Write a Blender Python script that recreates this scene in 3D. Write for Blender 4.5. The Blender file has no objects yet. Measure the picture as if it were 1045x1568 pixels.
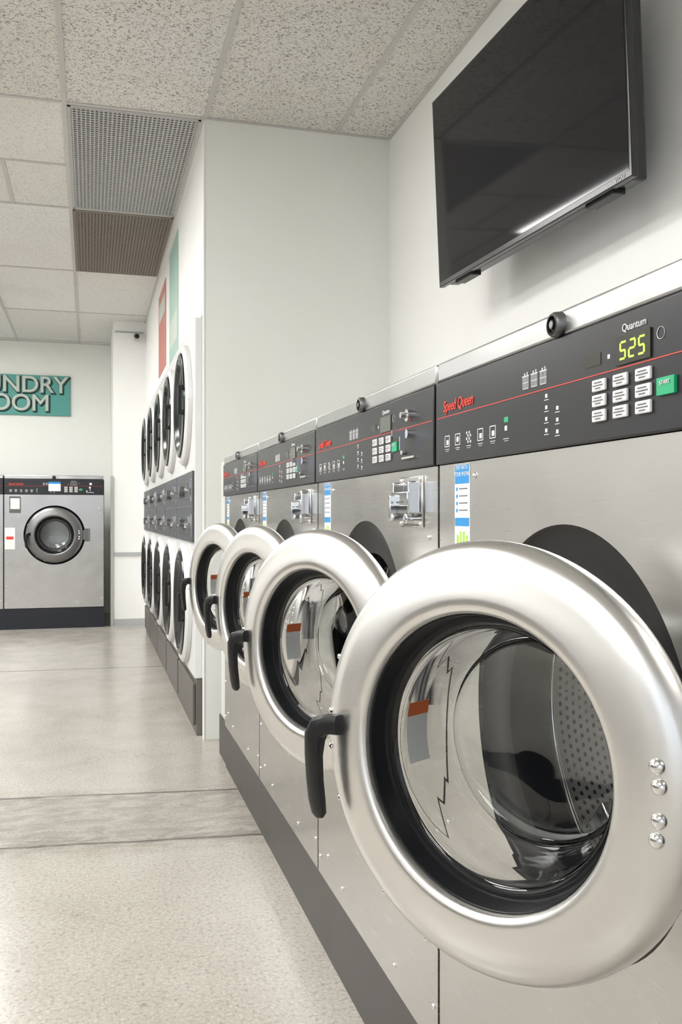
import bpy, bmesh, math, random
from mathutils import Matrix, Vector
scene = bpy.context.scene
random.seed(3)
R = math.radians
try:
    scene.view_settings.view_transform = 'Standard'
except Exception:
    pass

# ------------------------------------------------------------------ materials
def new_mat(name):
    m = bpy.data.materials.new(name); m.use_nodes = True
    return m, m.node_tree, m.node_tree.nodes['Principled BSDF']

def setin(nd, key, v):
    if key in nd.inputs:
        nd.inputs[key].default_value = v

def pmat(name, col, rough=0.5, metal=0.0, spec=0.5, coat=0.0, noise=0.0, nscale=40, emis=0.0, ecol=None, bump=0.0):
    m, t, b = new_mat(name)
    setin(b, 'Base Color', (*col, 1)); setin(b, 'Roughness', rough); setin(b, 'Metallic', metal)
    setin(b, 'Specular IOR Level', spec); setin(b, 'Coat Weight', coat)
    if emis > 0:
        setin(b, 'Emission Color', (*(ecol or col), 1)); setin(b, 'Emission Strength', emis)
    N, L = t.nodes, t.links
    tc = N.new('ShaderNodeTexCoord'); nz = N.new('ShaderNodeTexNoise')
    nz.inputs['Scale'].default_value = nscale; nz.inputs['Detail'].default_value = 3
    L.new(tc.outputs['Object'], nz.inputs['Vector'])
    mr = N.new('ShaderNodeMapRange')
    a = max(noise, 0.02)
    mr.inputs['To Min'].default_value = 1 - a; mr.inputs['To Max'].default_value = 1 + a
    L.new(nz.outputs['Fac'], mr.inputs['Value'])
    vm = N.new('ShaderNodeVectorMath'); vm.operation = 'SCALE'
    vm.inputs[0].default_value = col
    L.new(mr.outputs[0], vm.inputs['Scale']); L.new(vm.outputs[0], b.inputs['Base Color'])
    return m

def steel(name, col, r0, r1, scale=(3, 3, 220), wav=0.12, aniso=0.0, axis='Z', var=0.04, fb=0.012):
    m, t, b = new_mat(name); N, L = t.nodes, t.links
    setin(b, 'Metallic', 1.0)
    tc = N.new('ShaderNodeTexCoord'); mp = N.new('ShaderNodeMapping'); mp.inputs['Scale'].default_value = scale
    L.new(tc.outputs['Object'], mp.inputs['Vector'])
    nz = N.new('ShaderNodeTexNoise'); nz.inputs['Scale'].default_value = 2.0; nz.inputs['Detail'].default_value = 4
    L.new(mp.outputs[0], nz.inputs['Vector'])
    mr = N.new('ShaderNodeMapRange'); mr.inputs['To Min'].default_value = r0; mr.inputs['To Max'].default_value = r1
    L.new(nz.outputs['Fac'], mr.inputs['Value']); L.new(mr.outputs[0], b.inputs['Roughness'])
    mr2 = N.new('ShaderNodeMapRange'); mr2.inputs['To Min'].default_value = 1 - var; mr2.inputs['To Max'].default_value = 1 + var
    L.new(nz.outputs['Fac'], mr2.inputs['Value'])
    vm = N.new('ShaderNodeVectorMath'); vm.operation = 'SCALE'; vm.inputs[0].default_value = col
    L.new(mr2.outputs[0], vm.inputs['Scale']); L.new(vm.outputs[0], b.inputs['Base Color'])
    n2 = N.new('ShaderNodeTexNoise'); n2.inputs['Scale'].default_value = 4.5; n2.inputs['Detail'].default_value = 1
    L.new(tc.outputs['Object'], n2.inputs['Vector'])
    b1 = N.new('ShaderNodeBump'); b1.inputs['Strength'].default_value = wav; b1.inputs['Distance'].default_value = 0.03
    L.new(n2.outputs['Fac'], b1.inputs['Height'])
    b2 = N.new('ShaderNodeBump'); b2.inputs['Strength'].default_value = fb; b2.inputs['Distance'].default_value = 0.001
    L.new(nz.outputs['Fac'], b2.inputs['Height']); L.new(b1.outputs[0], b2.inputs['Normal'])
    L.new(b2.outputs[0], b.inputs['Normal'])
    if aniso:
        setin(b, 'Anisotropic', aniso)
        tg = N.new('ShaderNodeTangent'); tg.direction_type = 'RADIAL'; tg.axis = axis
        L.new(tg.outputs[0], b.inputs['Tangent'])
    return m

def mth(t, op, a, b=None, c=None):
    n = t.nodes.new('ShaderNodeMath'); n.operation = op
    for i, v in enumerate((a, b, c)):
        if v is None: continue
        if isinstance(v, (int, float)): n.inputs[i].default_value = v
        else: t.links.new(v, n.inputs[i])
    return n.outputs[0]

def noise(t, vec, scale, detail=2, rough=0.5, dist=0):
    n = t.nodes.new('ShaderNodeTexNoise'); n.inputs['Scale'].default_value = scale
    n.inputs['Detail'].default_value = detail; n.inputs['Roughness'].default_value = rough
    n.inputs['Distortion'].default_value = dist
    t.links.new(vec, n.inputs['Vector']); return n.outputs['Fac']

def maprange(t, v, a, b, c, d):
    n = t.nodes.new('ShaderNodeMapRange'); n.inputs['From Min'].default_value = a; n.inputs['From Max'].default_value = b
    n.inputs['To Min'].default_value = c; n.inputs['To Max'].default_value = d
    t.links.new(v, n.inputs['Value']); return n.outputs[0]

def mix(t, fac, c1, c2):
    n = t.nodes.new('ShaderNodeMix'); n.data_type = 'RGBA'
    for s, v in ((0, fac), (6, c1), (7, c2)):
        if isinstance(v, tuple): n.inputs[s].default_value = (*v, 1) if len(v) == 3 else v
        elif isinstance(v, (int, float)): n.inputs[s].default_value = v
        else: t.links.new(v, n.inputs[s])
    return n.outputs[2]

def ceiling_mat():
    m, t, b = new_mat('acoustic_tile'); L = t.links
    tc = t.nodes.new('ShaderNodeTexCoord'); v = tc.outputs['Object']
    sx = t.nodes.new('ShaderNodeSeparateXYZ'); L.new(v, sx.inputs[0])
    ix = mth(t, 'FLOOR', mth(t, 'DIVIDE', mth(t, 'ADD', sx.outputs[0], 0.126), 0.7))
    iy = mth(t, 'FLOOR', mth(t, 'DIVIDE', mth(t, 'SUBTRACT', sx.outputs[1], 4.75), 1.62))
    cb = t.nodes.new('ShaderNodeCombineXYZ'); L.new(ix, cb.inputs[0]); L.new(iy, cb.inputs[1])
    wn = t.nodes.new('ShaderNodeTexWhiteNoise'); L.new(cb.outputs[0], wn.inputs['Vector'])
    base = mix(t, wn.outputs['Value'], (0.75, 0.735, 0.69), (0.84, 0.84, 0.82))
    n1 = noise(t, v, 85, 3, 0.55, 1.0); n2 = noise(t, v, 160, 2)
    pit = maprange(t, n1, 0.56, 0.61, 0, 1)
    pit2 = maprange(t, n2, 0.62, 0.68, 0, 0.5)
    p = mth(t, 'MAXIMUM', pit, pit2)
    far = maprange(t, sx.outputs[1], 4.74, 4.76, 1.0, 0.4)
    p = mth(t, 'MULTIPLY', p, far)
    col = mix(t, p, base, (0.33, 0.31, 0.275))
    st = maprange(t, noise(t, v, 1.4, 3), 0.5, 0.8, 0, 0.35)
    col = mix(t, st, col, (0.62, 0.58, 0.5))
    L.new(col, b.inputs['Base Color']); setin(b, 'Roughness', 0.95); setin(b, 'Specular IOR Level', 0.1)
    bp = t.nodes.new('ShaderNodeBump'); bp.inputs['Strength'].default_value = 0.6; bp.inputs['Distance'].default_value = 0.004
    L.new(mth(t, 'SUBTRACT', 1.0, p), bp.inputs['Height']); L.new(bp.outputs[0], b.inputs['Normal'])
    return m

def floor_mat():
    m, t, b = new_mat('polished_concrete'); L = t.links
    tc = t.nodes.new('ShaderNodeTexCoord'); v = tc.outputs['Object']
    sx = t.nodes.new('ShaderNodeSeparateXYZ'); L.new(v, sx.inputs[0])
    X, Y = sx.outputs[0], sx.outputs[1]
    n1 = noise(t, v, 1.4, 4, 0.5); n2 = noise(t, v, 5, 4, 0.55, 0.3)
    col = mix(t, maprange(t, n1, 0.3, 0.7, 0, 1), (0.425, 0.40, 0.355), (0.335, 0.31, 0.27))
    col = mix(t, maprange(t, n2, 0.35, 0.7, 0, 0.35), col, (0.47, 0.45, 0.405))
    n3 = noise(t, v, 75, 4, 0.75)
    col = mix(t, maprange(t, n3, 0.50, 0.66, 0, 0.6), col, (0.17, 0.155, 0.13))
    n4 = noise(t, v, 120, 2, 0.5)
    col = mix(t, maprange(t, n4, 0.52, 0.68, 0, 0.35), col, (0.62, 0.60, 0.55))
    vo = t.nodes.new('ShaderNodeTexVoronoi'); vo.inputs['Scale'].default_value = 7; L.new(v, vo.inputs['Vector'])
    spot = maprange(t, vo.outputs['Distance'], 0.04, 0.08, 0.7, 0)
    spot = mth(t, 'MULTIPLY', spot, maprange(t, n1, 0.50, 0.53, 0, 1))
    col = mix(t, spot, col, (0.13, 0.115, 0.095))
    wob = mth(t, 'MULTIPLY', mth(t, 'SUBTRACT', noise(t, v, 5, 4), 0.5), 0.05)
    def joint(y0, k, w, wb=1.0):
        e = mth(t, 'SUBTRACT', mth(t, 'ADD', Y, mth(t, 'MULTIPLY', X, k)), y0)
        e2 = mth(t, 'ADD', e, mth(t, 'MULTIPLY', wob, wb))
        a = mth(t, 'ABSOLUTE', e2)
        return maprange(t, a, w * 0.5, w * 1.3, 1, 0), e
    j1, e1 = joint(3.936, 0.12, 0.011, 0.5); j2, e2 = joint(3.353, 0.106, 0.011, 0.8)
    j3, e3 = joint(7.2, 0.05, 0.014, 0.5); j4, e4 = joint(0.2, 0.1, 0.01, 0.5)
    band = mth(t, 'MULTIPLY', maprange(t, mth(t, 'ADD', e2, wob), 0.0, 0.04, 0, 1), maprange(t, mth(t, 'ADD', e1, wob), -0.04, 0.0, 1, 0))
    mp = t.nodes.new('ShaderNodeMapping'); mp.inputs['Scale'].default_value = (1, 2.2, 1); L.new(v, mp.inputs['Vector'])
    n5 = noise(t, mp.outputs[0], 8, 6, 0.7, 0.8)
    col = mix(t, mth(t, 'MULTIPLY', band, maprange(t, n5, 0.40, 0.62, 0.12, 0.7)), col, (0.20, 0.185, 0.16))
    near1 = maprange(t, mth(t, 'ABSOLUTE', e1), 0.0, 0.12, 0.5, 0)
    near2 = maprange(t, mth(t, 'ABSOLUTE', e2), 0.0, 0.14, 0.7, 0)
    nr = mth(t, 'MULTIPLY', mth(t, 'MAXIMUM', near1, near2), maprange(t, n5, 0.4, 0.6, 0, 1))
    col = mix(t, nr, col, (0.17, 0.155, 0.13))
    j = mth(t, 'MAXIMUM', mth(t, 'MAXIMUM', j1, j2), mth(t, 'MAXIMUM', j3, j4))
    j = mth(t, 'MULTIPLY', j, maprange(t, n2, 0.3, 0.5, 0.45, 0.9))
    col = mix(t, j, col, (0.08, 0.07, 0.06))
    ck = mth(t, 'ABSOLUTE', mth(t, 'SUBTRACT', noise(t, v, 1.1, 5, 0.55), 0.5))
    ck = mth(t, 'MULTIPLY', maprange(t, ck, 0.0, 0.003, 0.4, 0), maprange(t, n1, 0.5, 0.55, 0, 1))
    col = mix(t, ck, col, (0.2, 0.18, 0.15))
    L.new(col, b.inputs['Base Color'])
    L.new(maprange(t, n2, 0.3, 0.7, 0.19, 0.27), b.inputs['Roughness'])
    setin(b, 'Specular IOR Level', 0.5)
    return m

def wall_mat(name, col):
    m, t, b = new_mat(name); L = t.links
    tc = t.nodes.new('ShaderNodeTexCoord'); v = tc.outputs['Object']
    n1 = noise(t, v, 1.3, 4); n2 = noise(t, v, 60, 3)
    c = mix(t, maprange(t, n1, 0.4, 0.8, 0, 0.5), col, (col[0] * .93, col[1] * .92, col[2] * .88))
    L.new(c, b.inputs['Base Color']); setin(b, 'Roughness', 0.55)
    bp = t.nodes.new('ShaderNodeBump'); bp.inputs['Strength'].default_value = 0.08; bp.inputs['Distance'].default_value = 0.003
    L.new(n2, bp.inputs['Height']); L.new(bp.outputs[0], b.inputs['Normal'])
    return m

def drum_mat():
    m, t, b = new_mat('perforated_drum_steel'); L = t.links
    tc = t.nodes.new('ShaderNodeTexCoord'); sx = t.nodes.new('ShaderNodeSeparateXYZ'); L.new(tc.outputs['UV'], sx.inputs[0])
    pv, pu = 0.0115, 0.0150
    iv = mth(t, 'FLOOR', mth(t, 'DIVIDE', sx.outputs[1], pv))
    fu = mth(t, 'FRACT', mth(t, 'ADD', mth(t, 'DIVIDE', sx.outputs[0], pu), mth(t, 'MULTIPLY', iv, 0.5)))
    fv = mth(t, 'FRACT', mth(t, 'DIVIDE', sx.outputs[1], pv))
    du = mth(t, 'SUBTRACT', fu, 0.5); dv = mth(t, 'SUBTRACT', fv, 0.5)
    d = mth(t, 'SQRT', mth(t, 'ADD', mth(t, 'MULTIPLY', du, du), mth(t, 'MULTIPLY', dv, dv)))
    hole = maprange(t, d, 0.22, 0.28, 1, 0)
    L.new(mix(t, hole, (0.60, 0.59, 0.58), (0.008, 0.008, 0.008)), b.inputs['Base Color'])
    L.new(mth(t, 'SUBTRACT', 0.7, mth(t, 'MULTIPLY', hole, 0.7)), b.inputs['Metallic']); setin(b, 'Roughness', 0.4)
    return m

M = {}
M['ceil'] = ceiling_mat(); M['floor'] = floor_mat(); M['drum'] = drum_mat()
M['wall'] = wall_mat('white_paint', (0.86, 0.86, 0.845))
M['wall_g'] = wall_mat('cream_white_paint', (0.84, 0.85, 0.81))
M['tbar'] = pmat('grid_bar_paint', (0.54, 0.53, 0.50), 0.5)
M['steel'] = steel('brushed_steel', (0.58, 0.57, 0.555), 0.22, 0.30, scale=(4, 4, 300), aniso=0.6, axis='Z')
M['steel_cap'] = steel('brushed_cap_steel', (0.50, 0.50, 0.50), 0.25, 0.4, scale=(3, 30, 3), wav=0.25)
M['steel_ring'] = steel('satin_ring_steel', (0.74, 0.73, 0.715), 0.27, 0.33, (8, 8, 260), 0.08, aniso=0.5, axis='X', var=0.02, fb=0.006)
M['steel_dark'] = steel('dull_dark_steel', (0.22, 0.22, 0.22), 0.3, 0.45, (30, 30, 30), 0.04)
M['chrome'] = pmat('chrome', (0.78, 0.78, 0.78), 0.12, 1.0)
M['black'] = pmat('black_plastic', (0.006, 0.006, 0.007), 0.38, spec=0.4)
M['rubber'] = pmat('black_rubber', (0.004, 0.0045, 0.006), 0.36, spec=0.3)
M['panel'] = pmat('panel_black', (0.018, 0.018, 0.022), 0.30, spec=0.4)
M['gap'] = pmat('dark_gap', (0.02, 0.02, 0.02), 0.8)
M['base'] = pmat('charcoal_base', (0.046, 0.040, 0.038), 0.42, noise=0.25, nscale=6)
M['base_b'] = pmat('black_base', (0.006, 0.008, 0.015), 0.45)
M['white'] = pmat('white_plastic', (0.80, 0.80, 0.79), 0.4)
M['ink'] = pmat('print_white', (0.66, 0.66, 0.66), 0.6)
M['inkd'] = pmat('print_grey', (0.13, 0.13, 0.14), 0.6)
M['red'] = pmat('print_red', (0.68, 0.05, 0.03), 0.5)
M['green'] = pmat('button_green', (0.01, 0.36, 0.16), 0.4)
M['led'] = pmat('led_green', (0.5, 0.9, 0.05), 0.4, emis=1.3, ecol=(0.50, 1.0, 0.08))
M['disp'] = pmat('display_dark', (0.02, 0.02, 0.01), 0.25)
M['disp2'] = pmat('display_grey', (0.10, 0.105, 0.09), 0.3)
M['blue'] = pmat('sticker_blue', (0.01, 0.25, 0.60), 0.45)
M['lime'] = pmat('sticker_lime', (0.36, 0.62, 0.06), 0.45)
M['orange'] = pmat('sticker_orange', (0.75, 0.16, 0.04), 0.45)
M['screen'] = pmat('tv_screen', (0.008, 0.008, 0.011), 0.05, spec=0.28)
M['tvb'] = pmat('tv_bezel', (0.008, 0.008, 0.010), 0.22)
M['dglass'] = pmat('dryer_black_glass', (0.006, 0.006, 0.007), 0.15, spec=0.35)
M['dryer'] = pmat('dryer_white_enamel', (0.66, 0.66, 0.66), 0.3)
M['dgrey'] = pmat('dryer_grey_panel', (0.07, 0.075, 0.085), 0.4)
M['lint'] = pmat('lint_panel_grey', (0.11, 0.10, 0.092), 0.45)
M['teal'] = pmat('sign_teal', (0.075, 0.32, 0.28), 0.5, noise=0.1, nscale=12)
M['sign_l'] = pmat('sign_letter', (0.50, 0.57, 0.51), 0.5)
M['sign_s'] = pmat('sign_letter_edge_shadow', (0.02, 0.05, 0.045), 0.5)  # dark letter edge and shadow, painted as an offset copy behind the lettering
M['pgreen'] = pmat('poster_green', (0.32, 0.50, 0.42), 0.5, noise=0.12, nscale=8)
M['pred'] = pmat('poster_red', (0.52, 0.18, 0.14), 0.5, noise=0.12, nscale=8)
M['silver'] = pmat('grille_silver', (0.44, 0.44, 0.43), 0.45)
M['brown'] = pmat('grille_brown', (0.21, 0.175, 0.145), 0.5)
M['plenum1'] = pmat('plenum_shade_grey', (0.05, 0.05, 0.05), 0.8)
M['plenum2'] = pmat('plenum_shade_brown', (0.04, 0.032, 0.025), 0.8)
M['pipe'] = pmat('painted_trim_grey', (0.42, 0.43, 0.43), 0.5)
M['lens'] = pmat('lamp_diffuser', (0.9, 0.9, 0.9), 0.5, emis=19.5, ecol=(1.0, 0.99, 0.97))
# thin clear glass: fresnel mix of transparent and glossy
m, t, b = new_mat('door_glass_thin'); N, L = t.nodes, t.links
N.remove(b)
tr = N.new('ShaderNodeBsdfTransparent'); tr.inputs[0].default_value = (0.97, 0.985, 0.985, 1)
gl = N.new('ShaderNodeBsdfGlossy'); gl.inputs['Roughness'].default_value = 0.015; gl.inputs[0].default_value = (0.95, 0.95, 0.95, 1)
fr = N.new('ShaderNodeFresnel'); fr.inputs['IOR'].default_value = 1.5
tc = N.new('ShaderNodeTexCoord'); nz = N.new('ShaderNodeTexNoise'); nz.inputs['Scale'].default_value = 9; nz.inputs['Detail'].default_value = 0
L.new(tc.outputs['Object'], nz.inputs['Vector'])
bp = N.new('ShaderNodeBump'); bp.inputs['Strength'].default_value = 0.25; bp.inputs['Distance'].default_value = 0.012
L.new(nz.outputs['Fac'], bp.inputs['Height']); L.new(bp.outputs[0], gl.inputs['Normal'])
mx = N.new('ShaderNodeMixShader'); L.new(fr.outputs[0], mx.inputs[0]); L.new(tr.outputs[0], mx.inputs[1]); L.new(gl.outputs[0], mx.inputs[2])
L.new(mx.outputs[0], N['Material Output'].inputs['Surface'])
M['glass'] = m
m, t, b = new_mat('door_glass_thick')
setin(b, 'Base Color', (0.98, 0.99, 0.99, 1)); setin(b, 'Transmission Weight', 1.0); setin(b, 'Roughness', 0.0); setin(b, 'IOR', 1.45)
M['glass_thick'] = m

# ------------------------------------------------------------------ mesh builder
class MB:
    def __init__(s):
        s.bm = bmesh.new(); s.uv = s.bm.loops.layers.uv.new('UVMap')
    def box(s, x0, x1, y0, y1, z0, z1, mtx=None):
        vs = [s.bm.verts.new((x, y, z)) for x in (x0, x1) for y in (y0, y1) for z in (z0, z1)]
        for f in ((0, 1, 3, 2), (4, 6, 7, 5), (0, 4, 5, 1), (2, 3, 7, 6), (0, 2, 6, 4), (1, 5, 7, 3)):
            s.bm.faces.new([vs[i] for i in f])
        if mtx is not None:
            for v in vs: v.co = mtx @ v.co
        return s
    def lathe(s, prof, c=(0, 0, 0), seg=64, closed=False, axis='X', caps=False):
        rings = []
        for r, a in prof:
            if r < 1e-6:
                p = {'X': (a, 0, 0), 'Y': (0, a, 0), 'Z': (0, 0, a)}[axis]
                rings.append([s.bm.verts.new((p[0] + c[0], p[1] + c[1], p[2] + c[2]))]); continue
            ring = []
            for i in range(seg):
                an = 2 * math.pi * i / seg; u, w = r * math.cos(an), r * math.sin(an)
                p = {'X': (a, u, w), 'Y': (u, a, w), 'Z': (u, w, a)}[axis]
                ring.append(s.bm.verts.new((p[0] + c[0], p[1] + c[1], p[2] + c[2])))
            rings.append(ring)
        ln = [0]
        for k in range(1, len(prof)):
            ln.append(ln[-1] + math.hypot(prof[k][0] - prof[k - 1][0], prof[k][1] - prof[k - 1][1]))
        n = len(rings); rng = range(n) if closed else range(n - 1)
        rmax = max(p[0] for p in prof)
        for k in rng:
            A, B = rings[k], rings[(k + 1) % n]
            for i in range(seg):
                j = (i + 1) % seg
                if len(A) == 1 and len(B) == 1: continue
                if len(A) == 1: vs = [A[0], B[i], B[j]]; uv = [(i, ln[k]), (i, ln[(k + 1) % n]), (i + 1, ln[(k + 1) % n])]
                elif len(B) == 1: vs = [A[i], A[j], B[0]]; uv = [(i, ln[k]), (i + 1, ln[k]), (i, ln[(k + 1) % n])]
                else: vs = [A[i], A[j], B[j], B[i]]; uv = [(i, ln[k]), (i + 1, ln[k]), (i + 1, ln[(k + 1) % n]), (i, ln[(k + 1) % n])]
                f = s.bm.faces.new(vs)
                for l, q in zip(f.loops, uv): l[s.uv].uv = (q[0] / seg * 2 * math.pi * rmax, q[1])
        return s
    def cyl(s, c, r, a0, a1, axis='X', seg=24):
        return s.lathe([(0, a0), (r, a0), (r, a1), (0, a1)], c, seg, axis=axis)
    def dome(s, c, r, h, axis='X', sgn=-1, seg=20):
        return s.lathe([(r, 0)] + [(r * math.cos(a), sgn * h * math.sin(a)) for a in (0.35, 0.7, 1.1)] + [(0, sgn * h)], c, seg, axis=axis)
    def plate_hole(s, x, y0, y1, z0, z1, cy, cz, r, seg=96):
        angs = sorted(set([2 * math.pi * i / seg for i in range(seg)] +
                          [math.atan2(zz - cz, yy - cy) % (2 * math.pi) for yy in (y0, y1) for zz in (z0, z1)]))
        inn, out = [], []
        for a in angs:
            ca, sa = math.cos(a), math.sin(a)
            inn.append(s.bm.verts.new((x, cy + r * ca, cz + r * sa)))
            ts = []
            if ca > 1e-9: ts.append((y1 - cy) / ca)
            if ca < -1e-9: ts.append((y0 - cy) / ca)
            if sa > 1e-9: ts.append((z1 - cz) / sa)
            if sa < -1e-9: ts.append((z0 - cz) / sa)
            tt = min(ts); out.append(s.bm.verts.new((x, cy + tt * ca, cz + tt * sa)))
        n = len(angs)
        for i in range(n):
            j = (i + 1) % n; s.bm.faces.new([inn[i], inn[j], out[j], out[i]])
        return s
    def loft(s, secs):
        rings = []
        for (c, hx, hw, an) in secs:
            ring = []
            for i in range(12):
                a = 2 * math.pi * i / 12
                px = math.copysign(abs(math.cos(a)) ** 0.6, math.cos(a)) * hx
                pw = math.copysign(abs(math.sin(a)) ** 0.6, math.sin(a)) * hw
                ring.append(s.bm.verts.new((c[0] + px, c[1] + pw * math.cos(an), c[2] + pw * math.sin(an))))
            rings.append(ring)
        for A, B in zip(rings[:-1], rings[1:]):
            for i in range(12):
                j = (i + 1) % 12; s.bm.faces.new([A[i], A[j], B[j], B[i]])
        s.bm.faces.new(rings[0]); s.bm.faces.new(rings[-1]); return s
    def mesh(s, name, mat, smooth=True, flip=False):
        bmesh.ops.recalc_face_normals(s.bm, faces=s.bm.faces)
        me = bpy.data.meshes.new(name); s.bm.to_mesh(me); s.bm.free()
        me.materials.append(mat)
        if smooth:
            for p in me.polygons: p.use_smooth = True
            me.set_sharp_from_angle(angle=0.6)
        return me

def add(name, me, parent=None, loc=(0, 0, 0), rot=(0, 0, 0), bevel=0, solid=0):
    o = bpy.data.objects.new(name, me); scene.collection.objects.link(o)
    o.location = loc; o.rotation_euler = rot
    if parent: o.parent = parent
    if solid:
        md = o.modifiers.new('s', 'SOLIDIFY'); md.thickness = solid; md.offset = 0
    if bevel:
        md = o.modifiers.new('b', 'BEVEL'); md.width = bevel; md.segments = 2; md.limit_method = 'ANGLE'; md.angle_limit = 0.6
    return o

def empty(name, loc=(0, 0, 0), rotz=0, scale=1):
    e = bpy.data.objects.new(name, None); scene.collection.objects.link(e); e.empty_display_size = 0.1
    e.location = loc; e.rotation_euler = (0, 0, rotz); e.scale = (scale,) * 3
    return e

def sbox(name, dims, mat, parent=None, bevel=0):
    mb = MB(); mb.box(*dims); return add(name, mb.mesh(name, M[mat], smooth=False), parent, bevel=bevel)

_txt = {}
def text(name, body, size, loc, mat, parent, rot=(R(90), 0, R(-90)), shear=0, align='LEFT', ext=0.0004, bev=0.0, sx=1.0):
    k = (body, size, mat, shear, align, ext, bev)
    if k not in _txt:
        cu = bpy.data.curves.new(name, 'FONT'); cu.body = body; cu.size = size; cu.shear = shear
        cu.align_x = align; cu.align_y = 'CENTER'; cu.extrude = ext
        if bev: cu.bevel_depth = bev; cu.bevel_resolution = 0
        cu.materials.append(M[mat]); _txt[k] = cu
    o = bpy.data.objects.new(name, _txt[k]); scene.collection.objects.link(o)
    o.location = loc; o.rotation_euler = rot; o.parent = parent; o.scale = (sx, 1, 1)
    return o

# ------------------------------------------------------------------ room
H = 3.22
XA, XW, YP = 0.571, 1.58, 4.75
YB = 11.35
sbox('floor', (-4.6, 1.75, -3.2, YB + 0.15, -0.1, 0), 'floor')
sbox('ceiling', (-4.6, 1.75, -3.2, YB + 0.15, H, H + 0.1), 'ceil')
sbox('wall_right', (XW, XW + 0.12, -3.0, YP, 0, H), 'wall')
sbox('wall_partition', (XA, XW + 0.12, YP, YP + 0.10, 0, H), 'wall_g')
sbox('wall_soffit', (XA, XW + 0.12, YP + 0.10, 9.37, 2.225, H), 'wall')
sbox('wall_dryer_back', (1.50, XW + 0.12, YP + 0.10, 9.37, 0, 2.225), 'wall')
sbox('wall_end', (XA, XW + 0.12, 9.37, 9.95, 0, H), 'wall')
sbox('wall_pilaster', (0.235, XW + 0.12, 9.95, YB, 0, H), 'wall')
sbox('wall_back', (-4.5, XW + 0.12, YB, YB + 0.12, 0, H), 'wall_g')
sbox('wall_left', (-4.5, -4.38, -3.0, YB, 0, H), 'wall')
mb = MB(); wx0, wx1, wz0, wz1 = -3.7, 0.5, 0.75, 2.6
mb.box(-4.5, wx0, -3.12, -3.0, 0, H); mb.box(wx1, XW + 0.12, -3.12, -3.0, 0, H)
mb.box(wx0, wx1, -3.12, -3.0, 0, wz0); mb.box(wx0, wx1, -3.12, -3.0, wz1, H)
add('wall_front', mb.mesh('wf', M['wall'], False))
e = empty('added_window_1', ((wx0 + wx1) / 2, -3.06, wz0))  # unseen storefront window, added so the steel has something to reflect
mb = MB(); hw = (wx1 - wx0) / 2; hh = wz1 - wz0
mb.box(-hw, hw, -.04, .04, 0, .06); mb.box(-hw, hw, -.04, .04, hh - .06, hh)
for k in range(4):
    x = -hw + .03 + (2 * hw - .06) * k / 3; mb.box(x - .035, x + .035, -.04, .04, 0, hh)
add('frame', mb.mesh('wfr', M['black'], False), e)
mb = MB(); mb.box(-hw, hw, -.004, .004, 0.01, hh - 0.01); add('pane', mb.mesh('pane', M['glass'], False), e)

mb = MB()
w = 0.012; d = 0.006
xs = [-0.126 + 0.7 * k for k in range(-6, 3)]
for x in xs:
    y1 = YP if x > XA else YB
    if abs(x - 0.574) < 0.01: y1 = YP
    if x < -4.35: continue
    mb.box(x - w, x + w, -3.0, y1 - 0.002, H - d, H)
y = 4.75 - 1.62 * 4
while y < YB:
    x1 = XW if y < YP - 0.1 else (XA if y < 9.9 else 0.235)
    if abs(y - YP) < 0.01: x1 = XA
    mb.box(-4.38, x1 - 0.002, y - w, y + w, H - d * 0.9, H)
    y += 1.62
mb.box(-0.826, -0.126, 5.6 - w, 5.6 + w, H - d * 0.8, H)
mb.box(-0.49 - w, -0.49 + w, 5.6, 6.37, H - d * 0.7, H)
add('trim_ceiling_grid', mb.mesh('grid', M['tbar'], False))
mb = MB()
mb.box(XW - 0.016, XW, -3.0, YP, H - 0.008, H - 0.0005)
mb.box(XA, XW - 0.016, YP - 0.016, YP, H - 0.008, H - 0.0005)
mb.box(XA - 0.016, XA, YP, 9.95, H - 0.008, H - 0.0005)
mb.box(-4.38, 0.235, YB - 0.02, YB, H - 0.008, H - 0.0005)
add('trim_wall_angle', mb.mesh('angle', M['tbar'], False))

def grille(x0, x1, y0, y1, cell, bar, m1, m2):
    e = empty('ceiling_vent_grille', ((x0 + x1) / 2, (y0 + y1) / 2, H - 0.007))
    hx, hy = (x1 - x0) / 2, (y1 - y0) / 2
    mb = MB(); mb.box(-hx, hx, -hy, hy, 0.003, 0.006); add('plenum', mb.mesh('plenum', M[m2], False), e)  # dark sheet painted in place of the shaded void above the bars
    mb = MB()
    n = int(2 * hx / cell)
    for i in range(n + 1):
        x = -hx + 2 * hx * i / n; mb.box(x - bar, x + bar, -hy, hy, 0.0, 0.003)
    n = int(2 * hy / (cell * 1.25))
    for i in range(n + 1):
        yy = -hy + 2 * hy * i / n; mb.box(-hx, hx, yy - bar * 1.4, yy + bar * 1.4, -0.0005, 0.0025)
    add('bars', mb.mesh('bars', M[m1], False), e)
    mb = MB()
    for q in ((-hx, hx, -hy, -hy + .015), (-hx, hx, hy - .015, hy), (-hx, -hx + .015, -hy, hy), (hx - .015, hx, -hy, hy)): mb.box(*q, -0.002, 0.003)
    add('frame', mb.mesh('gframe', M[m1], False), e)
grille(-0.112, 0.556, 4.765, 6.355, 0.022, 0.0042, 'silver', 'plenum1')
grille(-0.112, 0.556, 6.385, 7.975, 0.022, 0.0046, 'brown', 'plenum2')

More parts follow.
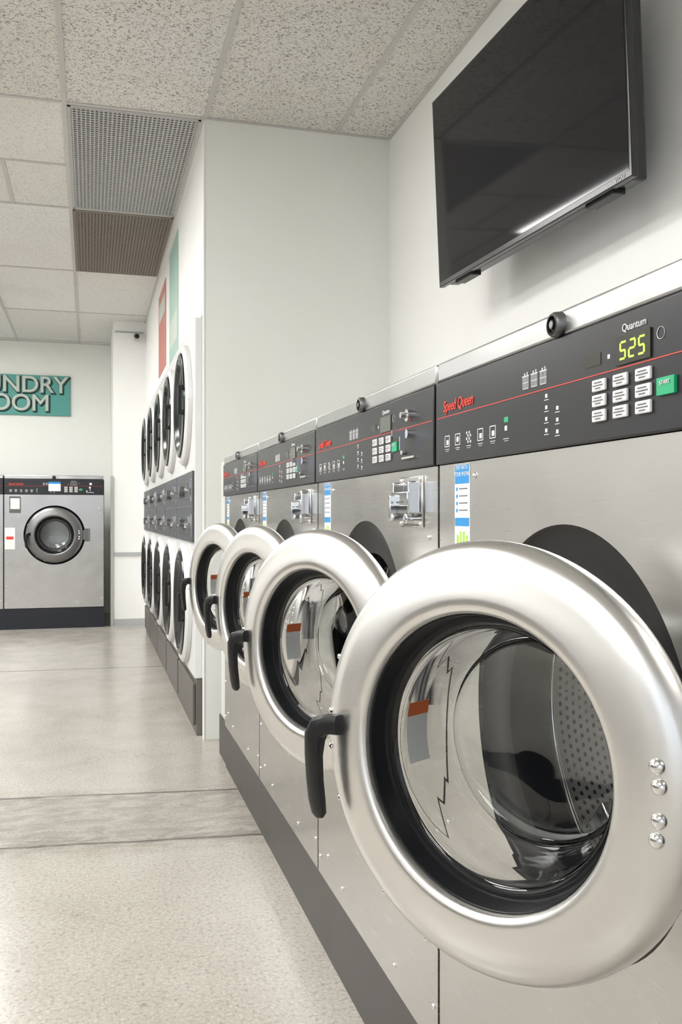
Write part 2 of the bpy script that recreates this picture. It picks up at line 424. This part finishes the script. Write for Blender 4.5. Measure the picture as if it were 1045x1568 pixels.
def troffer(x, y):
    e = empty('fluorescent_ceiling_light', (x, y, H - 0.0065))
    mb = MB()
    for q in ((-.338, .338, -.80, -.77), (-.338, .338, .77, .80), (-.338, -.31, -.77, .77), (.31, .338, -.77, .77)):
        mb.box(*q, -0.03, 0)
    add('frame', mb.mesh('frame', M['white'], False), e)
    mb = MB(); mb.box(-.31, .31, -.77, .77, -0.024, -0.004); add('diffuser', mb.mesh('diff', M['lens'], False), e)
for yy in (4.75 - 1.62 * 3.5, 4.75 - 1.62 * 1.5, 4.75 + 0.81, 4.75 + 1.62 * 2.5):
    troffer(-1.176, yy); troffer(-2.576, yy)
troffer(-3.276, 2.32)

# ------------------------------------------------------------------ washers
HW = 0.4485
ZC = 0.873
def seven(mb, cu, cz, ch, h, w, x):
    segs = {'5': 'afgcd', '2': 'abged'}[ch]; th = 0.0022
    P = {'a': (0, h / 2, 1), 'g': (0, 0, 1), 'd': (0, -h / 2, 1), 'f': (-w / 2, h / 4, 0), 'b': (w / 2, h / 4, 0), 'e': (-w / 2, -h / 4, 0), 'c': (w / 2, -h / 4, 0)}
    for sgm in segs:
        u, v, hor = P[sgm]; uu = cu + u + v * 0.12
        if hor: mb.box(x - 0.0006, x, -uu - w * 0.42, -uu + w * 0.42, cz + v - th / 2, cz + v + th / 2)
        else: mb.box(x - 0.0006, x, -uu - th / 2, -uu + th / 2, cz + v - h * 0.21, cz + v + h * 0.21)

cache = {}
def shared(key, fn):
    if key not in cache: cache[key] = fn()
    return cache[key]

def washer(loc, phi, rotz=0, scale=1, base='base', ring='steel_ring', lit=False, closed=False, latch=True, sticker=True):
    e = empty('front_load_washer', loc, rotz, scale)
    g = 0.004
    def f():
        mb = MB(); y0, y1 = -HW + g, HW - g
        mb.plate_hole(0, y0, y1, 0.195, 1.249, 0, ZC, 0.276)
        mb.lathe([(0.276, 0), (0.276, 0.012)], (0, 0, ZC), 96)
        mb.box(0, 0.9, y0, y0 + 0.002, 0.195, 1.249); mb.box(0, 0.9, y1 - 0.002, y1, 0.195, 1.249)
        mb.box(0.88, 0.9, y0, y1, 0.195, 1.42)
        return mb.mesh('front', M['steel'])
    add('body_front', shared('front', f), e)
    def f():
        mb = MB(); y0, y1 = -HW + g, HW - g
        mb.box(-0.004, 0.9, y0, y1, 1.395, 1.431)
        return mb.mesh('topcap', M['steel_cap'])
    add('top_cap', shared('cap', f), e, bevel=0.005)
    def f():
        mb = MB(); mb.box(0.012, 0.88, -HW + 0.0005, HW - 0.0005, 0.19, 0.195); mb.box(0.03, 0.88, -HW, -HW + g - 0.001, 0.19, 1.39)
        mb.box(0.03, 0.88, HW - g + 0.001, HW, 0.19, 1.39)
        mb.box(0.004, 0.88, -HW + g, HW - g, 1.25, 1.394)
        return mb.mesh('inner', M['gap'], False)
    add('inner_frame', shared('inner', f), e)
    sbox('plinth', (0.004, 0.86, -HW, HW, 0, 0.19), base, e)
    def f():
        mb = MB(); mb.lathe([(0.277, 0.007), (0.268, 0.011), (0.235, 0.017), (0.212, 0.016), (0.203, 0.020), (0.200, 0.030), (0.200, 0.075), (0.21, 0.09)], (0, 0, ZC), 96)
        return mb.mesh('gasket', M['rubber'])
    add('opening_gasket', shared('gask', f), e)
    def f():
        mb = MB(); mb.lathe([(0.21, 0.088), (0.262, 0.092), (0.262, 0.45), (0.255, 0.47), (0.2, 0.475), (0.1, 0.478), (0, 0.48)], (0, 0, ZC), 96)
        return mb.mesh('drum', M['drum'])
    add('drum', shared('drum', f), e)
    def f():
        mb = MB()
        for k in range(3):
            a = R(40 + 120 * k)
            mt = Matrix.Translation((0, 0, ZC)) @ Matrix.Rotation(a, 4, 'X')
            mb.box(0.14, 0.45, -0.018, 0.018, -0.26, -0.20, mt)
        mb.lathe([(0.262, 0.28), (0.255, 0.284), (0.255, 0.292), (0.262, 0.296)], (0, 0, ZC), 96)
        mb.lathe([(0.262, 0.115), (0.256, 0.119), (0.256, 0.125), (0.262, 0.129)], (0, 0, ZC), 96)
        return mb.mesh('lifters', M['chrome'])
    add('drum_lifters', shared('lift', f), e, bevel=0.01)
    def f():
        mb = MB(); mb.box(-0.008, 0.004, -HW + g + 0.002, HW - g - 0.002, 1.2505, 1.394); return mb.mesh('cp', M['panel'])
    add('control_panel', shared('cp', f), e, bevel=0.002)
    xf = -0.0086
    def f():
        mb = MB(); mb.box(xf, -0.008, -0.435, 0.435, 1.3302, 1.3314)
        return mb.mesh('redline', M['red'], False)
    add('red_stripe', shared('redl', f), e)
    text('logo_text', 'Speed Queen', 0.026, (xf, 0.405, 1.3475), 'red', e, shear=0.2, bev=0.00025, sx=0.90)
    text('model_text', 'Quantum', 0.0125, (xf, -0.148, 1.3755), 'ink', e)
    text('start_text', 'START', 0.0065, (xf - 0.004, -0.2345, 1.302), 'ink', e, align='CENTER')
    def f():
        mb = MB()
        for i in range(3):
            for j in range(3):
                cy = -0.1015 - 0.0455 * i; cz = 1.317 - 0.0183 * j
                mb.box(xf - 0.0035, -0.008, cy - 0.0145, cy + 0.0145, cz - 0.0072, cz + 0.0072)
        return mb.mesh('buttons', M['ink'], False)
    add('buttons', shared('btn', f), e, bevel=0.0015)
    def f():
        mb = MB()
        for i in range(3):
            for j in range(3):
                cy = -0.1015 - 0.0455 * i; cz = 1.317 - 0.0183 * j
                for k, ww in enumerate((0.008, 0.011, 0.006)):
                    mb.box(xf - 0.0041, xf - 0.0033, cy - ww, cy + ww, cz + 0.0032 - 0.0034 * k - 0.0006, cz + 0.0032 - 0.0034 * k + 0.0006)
        return mb.mesh('btext', M['inkd'], False)
    add('button_print', shared('btp', f), e)
    def f():
        mb = MB(); mb.box(xf - 0.0035, -0.008, -0.25, -0.219, 1.289, 1.308)
        mb.box(xf, -0.008, 0.150, 0.164, 1.298, 1.306)
        return mb.mesh('start', M['green'], False)
    add('start_button', shared('st', f), e, bevel=0.001)
    def f():
        mb = MB()
        for i in range(3):
            c = 0.095 - 0.026 * i; zt = 1.350
            mb.box(xf, -0.008, c - 0.010, c + 0.010, zt + 0.006, zt + 0.0075)
            mb.box(xf, -0.008, c - 0.008, c + 0.008, zt - 0.0115, zt - 0.0105)
            for q in range(-2, 3):
                mb.box(xf, -0.008, c + q * 0.004 - 0.0005, c + q * 0.004 + 0.0005, zt - 0.011, zt + 0.006)
            mb.box(xf, -0.008, c - 0.009, c + 0.009, zt - 0.003, zt - 0.002)
            mb.box(xf, -0.008, c - 0.006, c - 0.004, zt + 0.008, zt + 0.012); mb.box(xf, -0.008, c + 0.001, c + 0.004, zt + 0.008, zt + 0.011)
        for i in range(6):
            c = 0.388 - 0.046 * i; zt = 1.288
            if i == 2:
                for a in range(4):
                    for b2 in range(4):
                        if (a + b2) % 2 == 0: mb.box(xf, -0.008, c + (a - 1.5) * 0.005 - .002, c + (a - 1.5) * 0.005 + .002, zt + (b2 - 1.5) * 0.005 - .002, zt + (b2 - 1.5) * 0.005 + .002)
            elif i == 5:
                mb.box(xf, -0.008, c - 0.004, c + 0.004, zt - 0.002, zt + 0.005)
            else:
                for s2 in (-1, 1):
                    mb.box(xf, -0.008, c + s2 * 0.010 - 0.0007, c + s2 * 0.010 + 0.0007, zt - 0.009, zt + 0.009)
                    mb.box(xf, -0.008, c - 0.010, c + 0.010, zt + s2 * 0.009 - 0.0007, zt + s2 * 0.009 + 0.0007)
                if i != 1: mb.box(xf, -0.008, c - 0.006, c + 0.003, zt - 0.006, zt + 0.002)
                else: mb.cyl((0, c, zt), 0.005, xf, -0.008, seg=12)
            mb.box(xf, -0.008, c - 0.009, c + 0.009, zt - 0.0145, zt - 0.0135)
            mb.box(xf, -0.008, c - 0.007, c + 0.006, zt - 0.0175, zt - 0.0168)
        for i in range(2):
            for j in range(4):
                c = 0.034 - 0.03 * i; zt = 1.321 - 0.0155 * j - (0.004 if i else 0)
                if i == 1 and j == 0: continue
                mb.box(xf, -0.008, c - 0.003, c + 0.003, zt - 0.002, zt + 0.003); mb.box(xf, -0.008, c - 0.006, c + 0.006, zt - 0.0055, zt - 0.0045)
        mb.box(xf, -0.008, -0.122, -0.117, 1.346, 1.351)
        return mb.mesh('icons', M['ink'], False)
    add('icons', shared('ic', f), e)
    def f():
        mb = MB(); mb.box(xf, -0.008, -0.102, -0.068, 1.342, 1.357); return mb.mesh('ir', M['disp'], False)
    add('card_mark', shared('ir', f), e)
    sbox('display', (xf - 0.0015, -0.008, -0.205, -0.137, 1.334, 1.3665), 'disp' if lit else 'disp2', e)
    mb = MB(); mb.lathe([(0.0062, xf), (0.0068, xf - 0.0004), (0.0068, -0.008)], (0, -0.222, 1.357), 20); add('round_mark', mb.mesh('rm', M['ink']), e)
    if lit:
        mb = MB()
        for k, ch in enumerate('525'):
            seven(mb, 0.152 + 0.0185 * k, 1.350, ch, 0.019, 0.011, xf - 0.0015)
        add('digits', mb.mesh('digits', M['led'], False), e)
    def f():
        mb = MB(); mb.lathe([(0.0, -0.016), (0.006, -0.017), (0.0065, -0.012), (0.010, -0.012), (0.0115, -0.017), (0.0145, -0.016), (0.0155, -0.004)], (0, 0.005, 1.411), 28)
        return mb.mesh('lock', M['black'])
    add('cap_lock', shared('lock', f), e)
    def f():
        mb = MB(); mb.lathe([(0.0145, -0.0162), (0.0165, -0.013), (0.0175, -0.004)], (0, 0.005, 1.411), 28)
        mb.lathe([(0.0, -0.0175), (0.0045, -0.0175), (0.005, -0.0165)], (0, 0.005, 1.411), 16)
        return mb.mesh('lockr', M['steel_dark'])
    add('cap_lock_rim', shared('lockr', f), e)
    def f():
        mb = MB()
        mb.cyl((0, -0.325, 1.352), 0.012, -0.018, -0.008); mb.cyl((0, -0.325, 1.352), 0.006, -0.03, -0.008)
        mb.cyl((0, -0.318, 1.318), 0.009, -0.016, -0.008); mb.box(-0.045, -0.016, -0.3195, -0.3165, 1.312, 1.324)
        mb.box(-0.030, -0.020, -0.322, -0.318, 1.285, 1.312)
        mb.box(-0.014, -0.008, -0.355, -0.285, 1.270, 1.274); mb.cyl((0, -0.29, 1.285), 0.006, -0.016, -0.008)
        return mb.mesh('keys', M['chrome'])
    add('panel_locks', shared('keys', f), e)
    if latch:
        def f():
            mb = MB(); c = -0.312
            mb.box(-0.004, 0, c - 0.062, c + 0.062, 1.138, 1.236)
            mb.box(-0.028, -0.004, c - 0.052, c - 0.044, 1.165, 1.225); mb.box(-0.028, -0.004, c + 0.036, c + 0.044, 1.165, 1.225)
            mb.box(-0.030, -0.024, c - 0.052, c + 0.044, 1.178, 1.206)
            mb.box(-0.040, -0.004, c + 0.020, c + 0.030, 1.150, 1.200)
            mb.cyl((0, c - 0.02, 1.155), 0.010, -0.024, 0)
            for yy in (-0.054, 0.054):
                for zz in (1.145, 1.229): mb.dome((-0.004, c + yy, zz), 0.005, 0.004)
            return mb.mesh('latch', M['chrome'])
        add('service_latch', shared('latch', f), e, bevel=0.002, loc=(0, -0.035 if lit else 0, 0))
        def f():
            mb = MB(); c = -0.312
            mb.box(-0.0048, -0.004, c - 0.040, c + 0.034, 1.172, 1.220); mb.box(-0.0305, -0.0295, c - 0.03, c + 0.01, 1.184, 1.188)
            return mb.mesh('latch_slot', M['steel_dark'], False)
        add('latch_slot', shared('latch2', f), e, loc=(0, -0.035 if lit else 0, 0))
    def f():
        mb = MB()
        for (yy, zz) in ((0.34, 0.27), (0.42, 0.40), (-0.42, 0.27), (-0.2, 0.24), (0.2, 0.24), (0.41, 0.62), (-0.40, 1.12), (0.425, 0.24), (-0.41, 1.08), (0.29, 1.225)):
            mb.dome((0, yy, zz), 0.0055, 0.004)
        return mb.mesh('screws', M['chrome'])
    add('screws', shared('scr', f), e)
    if sticker:
        def f():
            mb = MB(); mb.box(-0.001, 0, 0.309, 0.372, 1.108, 1.2465); return mb.mesh('stk', M['white'], False)
        add('sticker_sheet', shared('stk', f), e)
        def f():
            mb = MB(); mb.box(-0.0014, -0.001, 0.311, 0.370, 1.214, 1.245); mb.box(-0.0014, -0.001, 0.311, 0.370, 1.143, 1.157)
            for k in range(4): mb.cyl((0, 0.362, 1.205 - 0.012 * k), 0.0035, -0.0014, -0.001, seg=12)
            return mb.mesh('stb', M['blue'], False)
        add('sticker_blue', shared('stb', f), e)
        def f():
            mb = MB()
            for k in range(4): mb.box(-0.0014, -0.001, 0.318, 0.353, 1.2045 - 0.012 * k, 1.2065 - 0.012 * k)
            return mb.mesh('stt', M['inkd'], False)
        add('sticker_text', shared('stt', f), e)
        def f():
            mb = MB()
            for k in range(4): mb.box(-0.0014, -0.001, 0.316 + 0.013 * k, 0.324 + 0.013 * k, 1.114, 1.128 + (0.006 if k in (1, 2) else 0))
            return mb.mesh('stl', M['lime'], False)
        add('sticker_mark', shared('stl', f), e)
        text('sticker_title', 'PAY WITH\nYOUR PHONE', 0.0105, (-0.0014, 0.3405, 1.235), 'ink', e, align='CENTER', ext=0.0003)
    # ---- door
    if closed: C = (-0.020, 0.0, ZC)
    else: C = (-0.008 - 0.26 * math.sin(phi), -0.2995 + 0.26 * math.cos(phi), ZC)
    dr = empty('door'); dr.parent = e; dr.location = C; dr.rotation_euler = (0, 0, phi if not closed else 0)
    def f():
        mb = MB()
        mb.lathe([(0.1720, -0.010), (0.1725, -0.026), (0.174, -0.031), (0.178, -0.0345), (0.184, -0.036), (0.192, -0.0355), (0.205, -0.0335), (0.222, -0.030), (0.236, -0.0255), (0.246, -0.020),
                  (0.2535, -0.0125), (0.2575, -0.004), (0.2585, 0.004), (0.2575, 0.010), (0.25, 0.012), (0.20, 0.013), (0.176, 0.012)], seg=128, closed=True)
        return mb.mesh('ring', M[ring])
    add('door_ring', shared('ring' + ring, f), dr)
    def f():
        mb = MB()
        mb.lathe([(0.1725, -0.020), (0.1705, -0.021), (0.1695, -0.019), (0.1680, 0.002), (0.165, 0.006), (0.161, 0.007), (0.159, 0.010), (0.1585, 0.018), (0.164, 0.024), (0.186, 0.022), (0.19, 0.0125)], seg=128)
        return mb.mesh('dgask', M['rubber'])
    add('door_gasket', shared('dgask', f), dr)
    # thick moulded glass wall of bowl (closed solid), thin domed bottom
    def f():
        mb = MB()
        mb.lathe([(0.162, 0.008), (0.157, 0.009), (0.152, 0.014), (0.149, 0.03), (0.1465, 0.06), (0.143, 0.083), (0.136, 0.100), (0.131, 0.105),
                  (0.135, 0.112), (0.143, 0.104), (0.1515, 0.086), (0.155, 0.06), (0.1575, 0.03), (0.162, 0.018)], seg=128, closed=True)
        return mb.mesh('bowlw', M['glass_thick'])
    add('door_glass_wall', shared('bowlw', f), dr)
    def f():
        mb = MB()
        mb.lathe([(0.133, 0.108), (0.122, 0.114), (0.098, 0.119), (0.05, 0.122), (0, 0.123)], seg=128)
        return mb.mesh('bowl', M['glass'])
    add('door_glass_dome', shared('bowl', f), dr, solid=0.005)
    def f(r=0.1600, a0=166, a1=196, x0=0.036, x1=0.078):
        mb = MB(); n = 8; prev = None
        for i in range(n + 1):
            a = R(180 - (a0 + (a1 - a0) * i / n)); p = [mb.bm.verts.new((x, r * math.cos(a), r * math.sin(a))) for x in (x0, x1)]
            if prev: mb.bm.faces.new([prev[0], prev[1], p[1], p[0]])
            prev = p
        return mb
    add('bowl_label', shared('bl', lambda: f().mesh('bl', M['white'])), dr)
    add('bowl_label_band', shared('bl2', lambda: f(0.1594, 166, 173).mesh('bl2', M['orange'])), dr)
    def f():
        mb = MB()
        for zz in (0.036, 0.016, -0.018, -0.038): mb.dome((-0.0290, -math.sqrt(0.223 ** 2 - zz * zz), zz), 0.0085, 0.006)
        for a in (158, 202, 232, 250):
            a = R(a); mb.dome((-0.010, -math.cos(a) * 0.2555, math.sin(a) * 0.2555), 0.004, 0.003)
        for zz in (-0.024, 0.024): mb.dome((-0.022, 0.241, zz), 0.0045, 0.004)
        return mb.mesh('bolts', M['chrome'])
    add('door_bolts', shared('bolts', f), dr)
    def f():
        mb = MB(); q = -0.054
        mb.loft([((-0.018, 0.262 + q, 0.010), 0.010, 0.013, R(90)), ((-0.036, 0.266 + q, 0.011), 0.010, 0.0135, R(90)), ((-0.041, 0.282 + q, 0.011), 0.012, 0.0135, R(88)),
                 ((-0.045, 0.295 + q, 0.005), 0.012, 0.015, R(60)), ((-0.048, 0.301 + q, -0.008), 0.011, 0.0145, R(20)), ((-0.049, 0.302 + q, -0.032), 0.009, 0.0125, R(4)),
                 ((-0.047, 0.302 + q, -0.065), 0.008, 0.0125, R(0)), ((-0.044, 0.301 + q, -0.093), 0.007, 0.013, R(-3)), ((-0.042, 0.299 + q, -0.111), 0.006, 0.011, R(-6)),
                 ((-0.042, 0.298 + q, -0.117), 0.003, 0.006, R(-6))])
        return mb.mesh('handle', M['black'])
    add('door_handle', shared('handle', f), dr)
    mb = MB()
    hy = -0.325 if not closed else -0.285
    mb.box(-0.010, 0.0, hy - 0.035, hy + 0.010, ZC - 0.06, ZC + 0.06)
    mb.lathe([(0, -0.062), (0.009, -0.062), (0.009, 0.062), (0, 0.062)], (-0.014, hy, ZC), 20, axis='Z')
    add('hinge', mb.mesh('hinge', M['steel_dark']), e, bevel=0.002)
    mb = MB(); mb.box(0.004, 0.018, -0.285, -0.225, -0.045, 0.045); add('hinge_arm', mb.mesh('ha', M['steel_dark'], False), dr, bevel=0.002)
    return e

Y0 = 1.0785
for k, ph in enumerate((31, 27, 20, 19)):
    washer((0.6, Y0 + 0.897 * k, 0), R(ph), lit=(k == 0))
for k in range(3):
    washer((-0.355 - 0.99 * k, 9.87, 0), 0, rotz=R(90), scale=1.103, base='base_b', ring='steel_dark', closed=True, latch=False, sticker=False)
for k in range(7):
    washer((-3.40, -1.2 + 0.897 * k, 0), 0, rotz=R(180), closed=True, latch=False, sticker=False, base='base_b', ring='steel_dark')  # unseen opposite row, added to put dark reflections into the steel
e = empty('washer_notice_labels', (-0.355, 9.855, 1.46))
sbox('label_white', (-0.06, 0.06, -0.0, 0.003, -0.045, 0.05), 'white', e); sbox('label_blue', (-0.06, 0.06, -0.001, 0.0, 0.03, 0.05), 'blue', e)
e = empty('washer_notice_sheet', (-0.79, 9.862, 0.92))
sbox('sheet', (-0.05, 0.05, 0, 0.003, -0.1, 0.12), 'white', e); sbox('print', (-0.035, 0.035, -0.001, 0, 0.0, 0.03), 'red', e)
e = empty('washer_notice_sheet', (-0.74, 9.862, 1.28))
sbox('sheet', (-0.055, 0.055, 0, 0.003, -0.09, 0.08), 'disp2', e); sbox('print', (-0.045, 0.045, -0.001, 0, -0.05, 0.06), 'white', e)

e = empty('row_end_panel', (0.615, 4.22, 0))
mb = MB(); mb.box(0.0, 0.9, 0.0, 0.23, 0.19, 1.42); add('panel', mb.mesh('fp', M['dryer'], False), e, bevel=0.004)
mb = MB(); mb.box(-0.005, 0.9, 0.0, 0.26, 0, 0.19); add('plinth', mb.mesh('fpp', M['base'], False), e)

# ------------------------------------------------------------------ dryers
def dryer(loc):
    e = empty('stacked_dryer', loc)
    hw = 0.449
    mb = MB(); mb.box(0, 0.9, -hw, hw, 0.30, 2.21); add('cabinet', mb.mesh('cab', M['dryer'], False), e, bevel=0.008)
    mb = MB(); mb.box(0.01, 0.88, -hw, hw, 0, 0.298); mb.box(-0.006, 0.01, -hw + 0.03, hw - 0.03, 0.05, 0.27); add('lint_drawer', mb.mesh('lint', M['lint'], False), e, bevel=0.004)
    mb = MB(); mb.box(-0.012, 0, -hw + 0.01, hw - 0.01, 1.02, 1.40); add('control_panel', mb.mesh('dcp', M['dgrey'], False), e, bevel=0.004)
    mb = MB()
    for z in (1.11, 1.30):
        mb.box(-0.016, -0.012, -0.36, -0.10, z - 0.05, z + 0.05); mb.box(-0.018, -0.012, 0.1, 0.33, z - 0.03, z + 0.035)
        mb.cyl((0, 0.0, z), 0.03, -0.04, -0.012)
    mb.box(-0.014, -0.012, -hw + 0.02, hw - 0.02, 1.206, 1.211)
    add('coin_plates', mb.mesh('coin', M['steel_dark']), e, bevel=0.002)
    mb = MB()
    for z in (1.11, 1.30):
        mb.box(-0.019, -0.012, -0.36, -0.28, z + 0.01, z + 0.045); mb.cyl((0, -0.2, z), 0.016, -0.03, -0.012); mb.cyl((0, 0.22, z), 0.012, -0.028, -0.012)
        mb.box(-0.015, -0.012, -0.42, -0.38, z - 0.06, z + 0.06)
    add('coin_slots', mb.mesh('cs', M['chrome']), e)
    for zc in (1.79, 0.665):
        mb = MB(); mb.lathe([(0.296, -0.010), (0.300, -0.030), (0.310, -0.036), (0.325, -0.034), (0.340, -0.022), (0.346, -0.001)], (0, 0, zc), 72)
        add('door_ring', mb.mesh('dr', M['dryer']), e)
        mb = MB(); mb.lathe([(0.301, -0.0300), (0.294, -0.042), (0.27, -0.048), (0.25, -0.042), (0.235, -0.026), (0.2, -0.018), (0.1, -0.012), (0, -0.011)], (0, 0, zc), 72)
        add('door_glass', mb.mesh('dg', M['dglass']), e)
        mb = MB(); mb.box(-0.075, -0.055, -0.300, -0.275, zc - 0.08, zc + 0.08); mb.box(-0.06, -0.036, -0.300, -0.275, zc - 0.08, zc - 0.055); mb.box(-0.06, -0.036, -0.300, -0.275, zc + 0.055, zc + 0.08)
        add('handle', mb.mesh('dh', M['black'], False), e, bevel=0.006)
        mb = MB()
        for z in (-0.12, 0.12): mb.box(-0.03, 0, 0.335, 0.365, zc + z - 0.03, zc + z + 0.03)
        add('hinges', mb.mesh('dhi', M['chrome'], False), e, bevel=0.003)
for k in range(5):
    dryer((0.53, 4.852 + 0.45 + 0.9 * k, 0))

# ------------------------------------------------------------------ TV
tvw, tvh = 1.262, 0.735
e = empty('wall_mounted_tv', (1.368, 2.7785, 2.068))
e.rotation_euler = (0, R(-2.5), R(2.4))
mb = MB(); mb.box(0.0, 0.022, -tvw / 2, tvw / 2, 0, tvh); add('bezel', mb.mesh('bz', M['tvb'], False), e, bevel=0.003)
mb = MB(); mb.box(-0.001, 0.0, -tvw / 2 + 0.010, tvw / 2 - 0.010, 0.020, tvh - 0.010); add('screen', mb.mesh('sc', M['screen'], False), e)
mb = MB(); mb.box(0.022, 0.075, -tvw / 2 + 0.03, tvw / 2 - 0.03, 0.004, tvh - 0.1); add('rear_housing', mb.mesh('rh', M['tvb'], False), e, bevel=0.01)
mb = MB(); mb.box(0.018, 0.06, -0.52, -0.38, -0.008, 0.013); mb.box(0.018, 0.06, 0.38, 0.52, -0.008, 0.013); add('speaker_grilles', mb.mesh('sp', M['black'], False), e, bevel=0.003)
mb = MB(); mb.box(0.07, 0.11, -0.2, 0.2, 0.2, 0.5); mb.box(0.10, 0.16, -0.05, 0.05, 0.25, 0.45); add('bracket', mb.mesh('br', M['black'], False), e)
text('maker_text', 'VIZIO', 0.018, (-0.001, -tvw / 2 + 0.075, 0.011), 'ink', e, ext=0.0003)

# ------------------------------------------------------------------ sign, posters, camera
e = empty('laundry_room_sign', (-0.99, YB - 0.035, 2.58))
mb = MB(); mb.box(-0.76, 0.76, 0, 0.03, -0.235, 0.235); add('board', mb.mesh('bd', M['teal'], False), e, bevel=0.004)
for (tx, zz, xx) in (('LAUNDRY', 0.115, 0.735), ('ROOM', -0.10, 0.53)):
    for m, dx, yy, bv in (('sign_s', 0.012, -0.002, 0.012), ('sign_l', 0, -0.012, 0.005)):
        text('lettering', tx, 0.27, (xx + dx, yy, zz - dx), m, e, rot=(R(90), 0, 0), align='RIGHT', ext=0.002, bev=bv)

e = empty('wall_poster', (XA - 0.004, 6.55, 2.67)); sbox('sheet', (0, 0.003, -0.34, 0.34, -0.42, 0.42), 'pgreen', e)
sbox('panel', (-0.001, 0, -0.28, 0.28, -0.30, -0.10), 'sign_l', e)
e = empty('wall_poster', (XA - 0.004, 7.62, 2.68)); sbox('sheet', (0, 0.003, -0.38, 0.38, -0.34, 0.34), 'pred', e)
sbox('panel', (-0.001, 0, -0.3, 0.3, 0.10, 0.25), 'sign_l', e)

e = empty('security_camera', (0.47, 9.88, 3.06))
mb = MB(); mb.box(-0.01, 0.01, 0.0, 0.068, 0.0, 0.02); mb.cyl((0, 0.06, 0.01), 0.03, -0.0, 0.008, axis='Y'); add('bracket', mb.mesh('scb', M['pipe']), e)
mb = MB(); mb.lathe([(0, -0.09), (0.028, -0.09), (0.030, -0.08), (0.030, 0.03), (0, 0.035)], (0, 0, -0.02), 24, axis='Y'); add('barrel', mb.mesh('scc', M['silver']), e)
mb = MB(); mb.cyl((0, 0, -0.02), 0.024, -0.096, -0.09, axis='Y'); add('lens', mb.mesh('scl', M['black']), e)
sbox('trim_conduit', (0.25, 0.55, 9.935, 9.95, 3.10, 3.115), 'pipe')
sbox('trim_rail_pilaster', (0.245, 0.57, 9.938, 9.95, 0.735, 0.775), 'pipe')
sbox('trim_corner_post', (0.205, 0.235, 9.93, 9.96, 0, 1.58), 'pipe')
sbox('baseboard_pilaster', (0.245, 0.57, 9.94, 9.95, 0, 0.07), 'pipe')
sbox('trim_partition_corner', (XA - 0.006, XA, YP - 0.004, YP + 0.03, 0, H - 0.02), 'wall')

# ------------------------------------------------------------------ world + camera
wd = bpy.data.worlds.new('World'); scene.world = wd; wd.use_nodes = True
wd.node_tree.nodes['Background'].inputs[0].default_value = (0.85, 0.9, 1.0, 1)
wd.node_tree.nodes['Background'].inputs[1].default_value = 1.6
cam = bpy.data.cameras.new('Camera'); co = bpy.data.objects.new('Camera', cam); scene.collection.objects.link(co)
co.location = (0, 0, 1.16); co.rotation_euler = (R(90), 0, R(-15.34))
cam.sensor_fit = 'AUTO'; cam.sensor_width = 36; cam.lens = 1400 / 1568 * 36; cam.shift_y = 6 / 1568; cam.clip_start = 0.01
scene.camera = co
